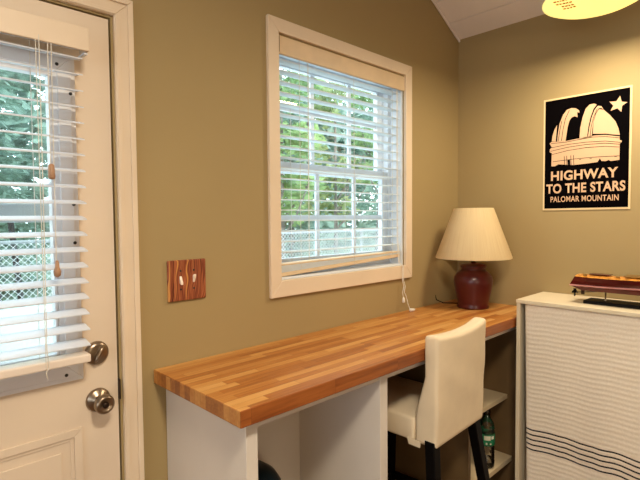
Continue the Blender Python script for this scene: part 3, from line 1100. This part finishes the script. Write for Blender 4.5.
A = {}
A['shell'] = [(0.107, 0.619), (0.114, 0.667), (0.138, 0.721), (0.17, 0.76), (0.164, 0.705), (0.156, 0.615)]
A['archl'] = [(0.173, 0.614), (0.183, 0.689), (0.201, 0.771), (0.241, 0.842), (0.287, 0.882), (0.342, 0.892), (0.392, 0.883), (0.429, 0.862), (0.434, 0.841), (0.407, 0.848), (0.413, 0.803), (0.38, 0.817), (0.344, 0.81), (0.317, 0.783), (0.299, 0.733), (0.286, 0.666), (0.274, 0.609)]
A['archr'] = [(0.439, 0.618), (0.446, 0.705), (0.471, 0.796), (0.505, 0.866), (0.549, 0.897), (0.601, 0.898), (0.627, 0.887), (0.593, 0.856), (0.56, 0.787), (0.538, 0.709), (0.524, 0.617)]
A['band'] = [(0.535, 0.619), (0.551, 0.708), (0.574, 0.785), (0.605, 0.845), (0.639, 0.875), (0.678, 0.868), (0.704, 0.836), (0.679, 0.852), (0.65, 0.853), (0.616, 0.814), (0.595, 0.757), (0.584, 0.692), (0.577, 0.619)]
A['dome'] = [(0.589, 0.645), (0.595, 0.743), (0.623, 0.813), (0.653, 0.845), (0.704, 0.834), (0.772, 0.783), (0.831, 0.725), (0.865, 0.664), (0.88, 0.609), (0.726, 0.632)]
A['body'] = [(0.101, 0.615), (0.264, 0.609), (0.448, 0.62), (0.589, 0.629), (0.726, 0.623), (0.878, 0.597), (0.879, 0.568), (0.902, 0.561), (0.899, 0.544), (0.88, 0.54), (0.88, 0.405), (0.79, 0.402), (0.765, 0.412), (0.74, 0.404), (0.69, 0.408), (0.671, 0.432), (0.646, 0.402), (0.5, 0.396), (0.37, 0.393), (0.192, 0.41), (0.15, 0.395), (0.105, 0.397), (0.109, 0.514), (0.081, 0.527), (0.085, 0.551), (0.108, 0.567), (0.08, 0.603)]
A['star'] = [(0.875, 0.928), (0.893, 0.878), (0.952, 0.867), (0.898, 0.845), (0.891, 0.795), (0.849, 0.83), (0.777, 0.817), (0.807, 0.856), (0.763, 0.894), (0.836, 0.887)]
mb = MB()
for key in ('shell', 'archl', 'archr', 'band', 'dome', 'body'):
    flat(mb, A[key])
mb.build('observatory_picture', 'poster_cream', ps)
mb = MB()
flat(mb, A['star'])
mb.build('star', 'poster_cream', ps)
mb = MB()
for ln in ([(0.085, 0.562), (0.302, 0.578), (0.52, 0.58), (0.727, 0.572), (0.899, 0.546)],
           [(0.093, 0.533), (0.303, 0.553), (0.52, 0.56), (0.728, 0.554), (0.877, 0.533)],
           [(0.113, 0.502), (0.303, 0.524), (0.521, 0.534), (0.728, 0.528), (0.877, 0.51)],
           [(0.124, 0.437), (0.379, 0.445), (0.61, 0.446), (0.879, 0.438)],
           [(0.226, 0.616), (0.243, 0.711), (0.27, 0.805), (0.315, 0.875)],
           [(0.186, 0.616), (0.205, 0.711), (0.226, 0.79)],
           [(0.558, 0.625), (0.57, 0.706), (0.594, 0.783), (0.633, 0.851)],
           [(0.589, 0.638), (0.726, 0.632), (0.878, 0.603)],
           [(0.102, 0.601), (0.283, 0.6), (0.448, 0.611), (0.589, 0.617), (0.726, 0.61), (0.879, 0.584)]):
    stroke(mb, ln)
flat(mb, [(0.301, 0.444), (0.333, 0.445), (0.337, 0.394), (0.306, 0.394)], -0.0056, 0.0003)
for u in (0.262, 0.291, 0.340, 0.372):
    stroke(mb, [(u, 0.478), (u + 0.006, 0.394)])
for u in (0.44, 0.56, 0.83):
    stroke(mb, [(u, 0.436), (u + 0.02, 0.436)])
mb.build('ink_lines', 'poster_black', ps)


def text_part(name, body, u0, u1, v0, v1, mat, parent, bold=0.018):
    cu = bpy.data.curves.new(name, 'FONT')
    cu.body = body
    cu.size = 1.0
    cu.offset = bold
    cu.extrude = 0.0
    cu.space_character = 1.06
    tmp = bpy.data.objects.new('tmp', cu)
    COL.objects.link(tmp)
    dg = bpy.context.evaluated_depsgraph_get()
    me = bpy.data.meshes.new_from_object(tmp.evaluated_get(dg))
    COL.objects.unlink(tmp)
    bpy.data.objects.remove(tmp)
    xs = [v.co.x for v in me.vertices]
    ys = [v.co.y for v in me.vertices]
    ax, bx_, ay, by_ = min(xs), max(xs), min(ys), max(ys)
    for v in me.vertices:
        u = u0 + (v.co.x - ax) / (bx_ - ax) * (u1 - u0)
        w_ = v0 + (v.co.y - ay) / (by_ - ay) * (v1 - v0)
        v.co = (-0.0054, PY0 - u * PW, PZ0 + w_ * PH)
    me.materials.clear()
    me.materials.append(M[mat])
    o = bpy.data.objects.new(name, me)
    COL.objects.link(o)
    o.parent = parent
    return o


text_part('lettering', 'HIGHWAY', 0.103, 0.869, 0.264, 0.350, 'poster_cream', ps, 0.030)
text_part('lettering', 'TO THE STARS', 0.044, 0.947, 0.150, 0.236, 'poster_cream', ps, 0.030)
text_part('lettering', 'PALOMAR MOUNTAIN', 0.100, 0.880, 0.072, 0.123, 'poster_cream', ps, 0.018)

# ------------------------------------------------------------------ pendant lamp
pd = thing('pendant_lamp', 'glowing yellow dish pendant hanging from the sloping ceiling', 'ceiling lamp')
R_ = 0.182
px_, py_, pz_ = PEND
zc = EAVE - SL * px_
MB().lathe([(R_ - 0.004, 0.006), (R_, 0.010), (R_, 0.018), (R_ - 0.02, 0.045), (0.09, 0.085), (0.035, 0.10), (0.03, 0.125), (0.0, 0.125)], (px_, py_, pz_), 64).build('dish', 'pendant_metal', pd, smooth=True)
df = MB().lathe([(R_ - 0.003, 0.010), (R_ - 0.004, 0.003), (R_ - 0.03, -0.010), (R_ * 0.5, -0.022), (0.0, -0.027)], (px_, py_, pz_), 64).build('diffuser', 'diffuser', pd, smooth=True)
MB().tube([(px_, py_, pz_ + 0.12), (px_, py_, zc - 0.012)], 0.006, 10).build('stem', 'pendant_metal', pd, smooth=True)
MB().lathe([(0.055, -0.03), (0.055, -0.006), (0.05, 0.0)], (px_, py_, zc - 0.026), 32).build('canopy', 'pendant_metal', pd, smooth=True)
# printed sticker on the diffuser: rows of small rust coloured marks
mb = MB()
rnd = random.Random(3)
for r in range(4):
    x0 = -0.118 + 0.021 * r
    y_ = 0.0
    while y_ < (0.052 if r < 2 else 0.040):
        wd = rnd.uniform(0.004, 0.010)
        cx, cy = px_ + x0, py_ + 0.045 + y_
        rr = math.hypot(x0, 0.045 + y_)
        zz = pz_ - 0.027 + 0.005 * rr / (R_ * 0.5) if rr < R_ * 0.5 else pz_ - 0.022 + (rr - R_ * 0.5) / (R_ * 0.5 - 0.03) * 0.012
        mb.box(cx - 0.005, cx + 0.005, cy, cy + wd, zz - 0.0018, zz - 0.0002)
        y_ += wd + rnd.uniform(0.003, 0.005)
mb.build('printed_sticker', 'sticker_ink', df)

# ------------------------------------------------------------------ bin and bottle
bn = thing('waste_bin', 'dark domed plastic bin standing inside the white cubby cabinet', 'bin')
bxx, byy = -1.632, -0.185
MB().lathe([(0.0, 0.0805), (0.105, 0.0805), (0.110, 0.09), (0.127, 0.535), (0.127, 0.55)], (bxx, byy, 0), 40).build('body', 'bin', bn, smooth=True)
MB().lathe([(0.127, 0.550), (0.130, 0.553), (0.130, 0.570), (0.126, 0.574)], (bxx, byy, 0), 40).build('rim', 'bin_rim', bn, smooth=True)
MB().lathe([(0.1255, 0.574), (0.118, 0.608), (0.101, 0.636), (0.070, 0.659), (0.035, 0.669), (0.0, 0.671)], (bxx, byy, 0), 40).build('lid', 'bin', bn, smooth=True)

wbt = thing('water_bottle', 'clear plastic water bottle with a green label on the lowest visible shelf', 'bottle')
wx_, wy_, wz_ = -0.335, -0.352, 0.2506
prof = [(0.0, 0.0), (0.026, 0.0), (0.031, 0.006), (0.032, 0.02)]
for i in range(6):
    z = 0.03 + 0.011 * i
    prof += [(0.032, z), (0.030, z + 0.0055)]
prof += [(0.032, 0.10), (0.032, 0.145), (0.0325, 0.15), (0.030, 0.158), (0.0325, 0.165), (0.028, 0.185), (0.016, 0.205), (0.0125, 0.212), (0.0125, 0.222)]
MB().lathe(prof, (wx_, wy_, wz_), 28).build('body', 'bottle', wbt, smooth=True)
MB().lathe([(0.0328, 0.098), (0.0330, 0.099), (0.0330, 0.143), (0.0328, 0.144)], (wx_, wy_, wz_), 28).build('label', 'green_label', wbt, smooth=True)
lm = MB()
for a0, a1, z0, z1 in ((3.3, 4.1, 0.122, 0.140), (4.2, 4.6, 0.126, 0.139), (3.5, 3.7, 0.104, 0.112), (4.0, 4.2, 0.104, 0.110)):
    n = 6
    vs, fs = [], []
    for i in range(n + 1):
        a = a0 + (a1 - a0) * i / n
        for r_ in (0.0331, 0.0334):
            for z in (z0, z1):
                vs.append((wx_ + r_ * math.cos(a), wy_ + r_ * math.sin(a), wz_ + z))
    for i in range(n):
        b0, b1 = i * 4, i * 4 + 4
        fs += [(b0 + 2, b0 + 3, b1 + 3, b1 + 2), (b0, b1, b1 + 1, b0 + 1), (b0, b0 + 2, b1 + 2, b1), (b0 + 1, b1 + 1, b1 + 3, b0 + 3)]
    lm.add(vs, fs)
lm.build('label_print', 'white_mark', wbt)
MB().lathe([(0.0, 0.240), (0.0145, 0.239), (0.0155, 0.222), (0.0145, 0.2215)], (wx_, wy_, wz_), 20).build('cap', 'bottle', wbt, smooth=True)

for ch in wbt.children:      # parts were laid out for a 24 cm bottle; this one is 28 cm
    for v in ch.data.vertices:
        v.co = (wx_ + (v.co.x - wx_) * 1.16, wy_ + (v.co.y - wy_) * 1.16, wz_ + (v.co.z - wz_) * 1.16)

# ------------------------------------------------------------------ outside
tag(MB().box(-6.1, 12.1, 5.02, 5.26, -0.158, 0.42).build('garden_wall', 'patio', bevel=0.02), 'low pale concrete garden wall below the wire fence', 'garden wall')
struct(MB().box(-14, 26, 0.15, 5.4, -0.4, -0.16).build('ground_patio', 'patio'), 'pale patio ground outside the door', 'ground')
struct(MB().box(-30, 45, 5.4, 40, -0.4, -0.17).build('ground_lawn', 'lawn'), 'grassy yard beyond the wire fence', 'ground')

fn_ = thing('wire_fence', 'pale diamond mesh wire fence across the yard outside', 'fence')
FY, FX0, FX1, FZ0, FZ1 = 5.1, -6.0, 12.0, 0.43, 1.20
mb = MB()
H_ = FZ1 - FZ0
step = 0.074
k = FX0 - H_
dia = []
while k < FX1:
    for s_ in (1, -1):
        xa = k if s_ == 1 else k + H_
        xb = xa + s_ * H_
        za, zb = FZ0, FZ1
        if min(xa, xb) < FX0 or max(xa, xb) > FX1:
            continue
        nn = 0.0042
        yy = FY + (0.004 if s_ == 1 else -0.004)
        mb.add([(xa - nn, yy, za), (xa + nn, yy, za), (xb + nn, yy, zb), (xb - nn, yy, zb), (xa - nn, yy + 0.005, za), (xa + nn, yy + 0.005, za), (xb + nn, yy + 0.005, zb), (xb - nn, yy + 0.005, zb)],
               [(0, 1, 2, 3), (4, 7, 6, 5), (0, 3, 7, 4), (1, 5, 6, 2)])
    k += step
mb.build('mesh_panel', 'fence', fn_)
MB().tube([(FX0, FY + 0.03, FZ1 + 0.01), (FX1, FY + 0.03, FZ1 + 0.01)], 0.024, 10).build('top_rail', 'fence_post', fn_, smooth=True)
x = FX0 + 0.1
while x < FX1 + 0.1:
    MB().tube([(x, FY + 0.06, 0.421), (x, FY + 0.06, FZ1 + 0.06)], 0.028, 10).build('post', 'fence_post', fn_, smooth=True)
    x += 2.2


def branch_cards(mb, rnd, c, rx, rz, n, size, droop=0.0):
    for _ in range(n):
        while True:
            p = Vector((rnd.uniform(-1, 1), rnd.uniform(-1, 1), rnd.uniform(-1, 1)))
            if p.length < 1:
                break
        q = Vector((c[0] + p.x * rx, c[1] + p.y * rx, c[2] + p.z * rz))
        s_ = size * rnd.uniform(0.6, 1.4)
        a = Vector((rnd.uniform(-1, 1), rnd.uniform(-1, 1), rnd.uniform(-0.6, 0.6) - droop)).normalized()
        b = a.cross(Vector((rnd.uniform(-1, 1), rnd.uniform(-1, 1), rnd.uniform(-1, 1)))).normalized()
        mb.add([q - a * s_, q - b * s_ * 0.45, q + a * s_, q + b * s_ * 0.45], [(0, 1, 2, 3)])


def conifer(x, y, h, r, label, seed, mat='spruce', group=None):
    rnd = random.Random(seed)
    t = thing('conifer_tree', label, 'tree', group)
    MB().tube([(x, y, -0.18), (x, y, h * 0.95)], 0.13, 8, taper=0.02).build('trunk', 'bark', t)
    mb = MB()
    z = 0.25
    while z < h:
        rr = r * (1 - z / h) + 0.12
        nb = max(5, int(rr * 9))
        for b in range(nb):
            a = 2 * math.pi * (b + rnd.random()) / nb
            ll = rr * rnd.uniform(0.75, 1.1)
            m = max(4, int(ll * 11))
            for i in range(m):
                d_ = ll * (i + 0.6) / m
                q = Vector((x + math.cos(a) * d_, y + math.sin(a) * d_, z - 0.18 * d_ + rnd.uniform(-0.05, 0.05)))
                for _ in range(2):
                    dr = Vector((math.cos(a) + rnd.uniform(-0.9, 0.9), math.sin(a) + rnd.uniform(-0.9, 0.9), rnd.uniform(-0.5, 0.15))).normalized()
                    sd_ = dr.cross(Vector((rnd.uniform(-.4, .4), rnd.uniform(-.4, .4), 1))).normalized()
                    s_ = rnd.uniform(0.09, 0.19)
                    mb.add([q, q + dr * s_ + sd_ * s_ * 0.35, q + dr * s_ * 1.9, q + dr * s_ - sd_ * s_ * 0.35], [(0, 1, 2, 3)])
        z += 0.26
    mb.build('foliage', mat, t)


def leafy(x, y, h, r, label, seed, mat='leaf', trunk=0.12, bare=0.4, lean=0.0, dens=1.0):
    rnd = random.Random(seed)
    t = thing('leafy_tree', label, 'tree')
    mb = MB()
    mb.tube([(x, y, -0.18), (x + lean * 0.3, y, h * bare * 0.6), (x + lean, y, h * 0.8)], trunk, 10, taper=trunk * 0.35)
    for k in range(6):
        a = rnd.uniform(0, 6.28)
        z0 = h * bare * rnd.uniform(0.6, 1.2)
        mb.tube([(x + lean * 0.4, y, z0), (x + lean * 0.5 + math.cos(a) * r * 0.4, y + math.sin(a) * r * 0.4, z0 + 0.5), (x + lean * 0.6 + math.cos(a) * r * 0.8, y + math.sin(a) * r * 0.8, z0 + 1.3)], trunk * 0.4, 7, taper=0.015)
    mb.build('trunk', 'bark', t)
    mb = MB()
    for k in range(int(14 * dens)):
        a = rnd.uniform(0, 6.28)
        rr = r * math.sqrt(rnd.random()) * 0.75
        zc_ = h * bare + (h - h * bare) * rnd.random()
        branch_cards(mb, rnd, (x + lean * 0.6 + math.cos(a) * rr, y + math.sin(a) * rr, zc_), r * 0.42, 0.42, 130, 0.11)
    mb.build('foliage', mat, t)


conifer(-2.0, 8.3, 6.6, 1.20, 'blue-green conifer outside the door, partly hidden left of the glass', 1)
conifer(1.2, 8.3, 6.4, 1.20, 'blue-green conifer just right of the view through the door glass', 3)
conifer(-0.6, 11.8, 8.6, 1.6, 'blue-green conifer seen through the door glass, back between two others', 2)
leafy(5.0, 7.6, 6.2, 1.1, 'green leafy tree filling the left of the window view', 4, 'leaf', bare=0.22, trunk=0.08)
leafy(7.7, 8.4, 6.8, 1.15, 'olive-green tree in the middle of the window view', 5, 'leaf2', bare=0.25, trunk=0.08)
leafy(10.3, 9.0, 7.0, 1.1, 'green tree with a bare leaning grey trunk at the right of the window view', 6, 'leaf', trunk=0.09, bare=0.42, lean=0.5)
conifer(6.6, 12.2, 8.0, 1.2, 'far conifer behind the leafy trees in the window view', 7)
conifer(9.6, 12.6, 8.2, 1.2, 'conifer left behind the leafy trees in the window view', 8)
wr = random.Random(21)
wm = MB()
for k in range(260):
    branch_cards(wm, wr, (wr.uniform(-6, 26), wr.uniform(17, 19), wr.uniform(0.2, 8.5)), 1.5, 1.2, 90, 0.30)
tag(wm.build('distant_woods', 'spruce'), 'hazy wall of distant woodland behind the yard trees', 'woods', kind='stuff')
for xa, label in ((-1.36, 'short dark stake left in the door view, behind the fence'), (-1.13, 'short dark stake right in the door view, behind the fence')):
    tag(MB().tube([(xa + 0.15, FY + 0.35, -0.17), (xa, FY + 0.35, 1.62)], 0.035, 8).build('garden_stake', 'stake'), label, 'stake')
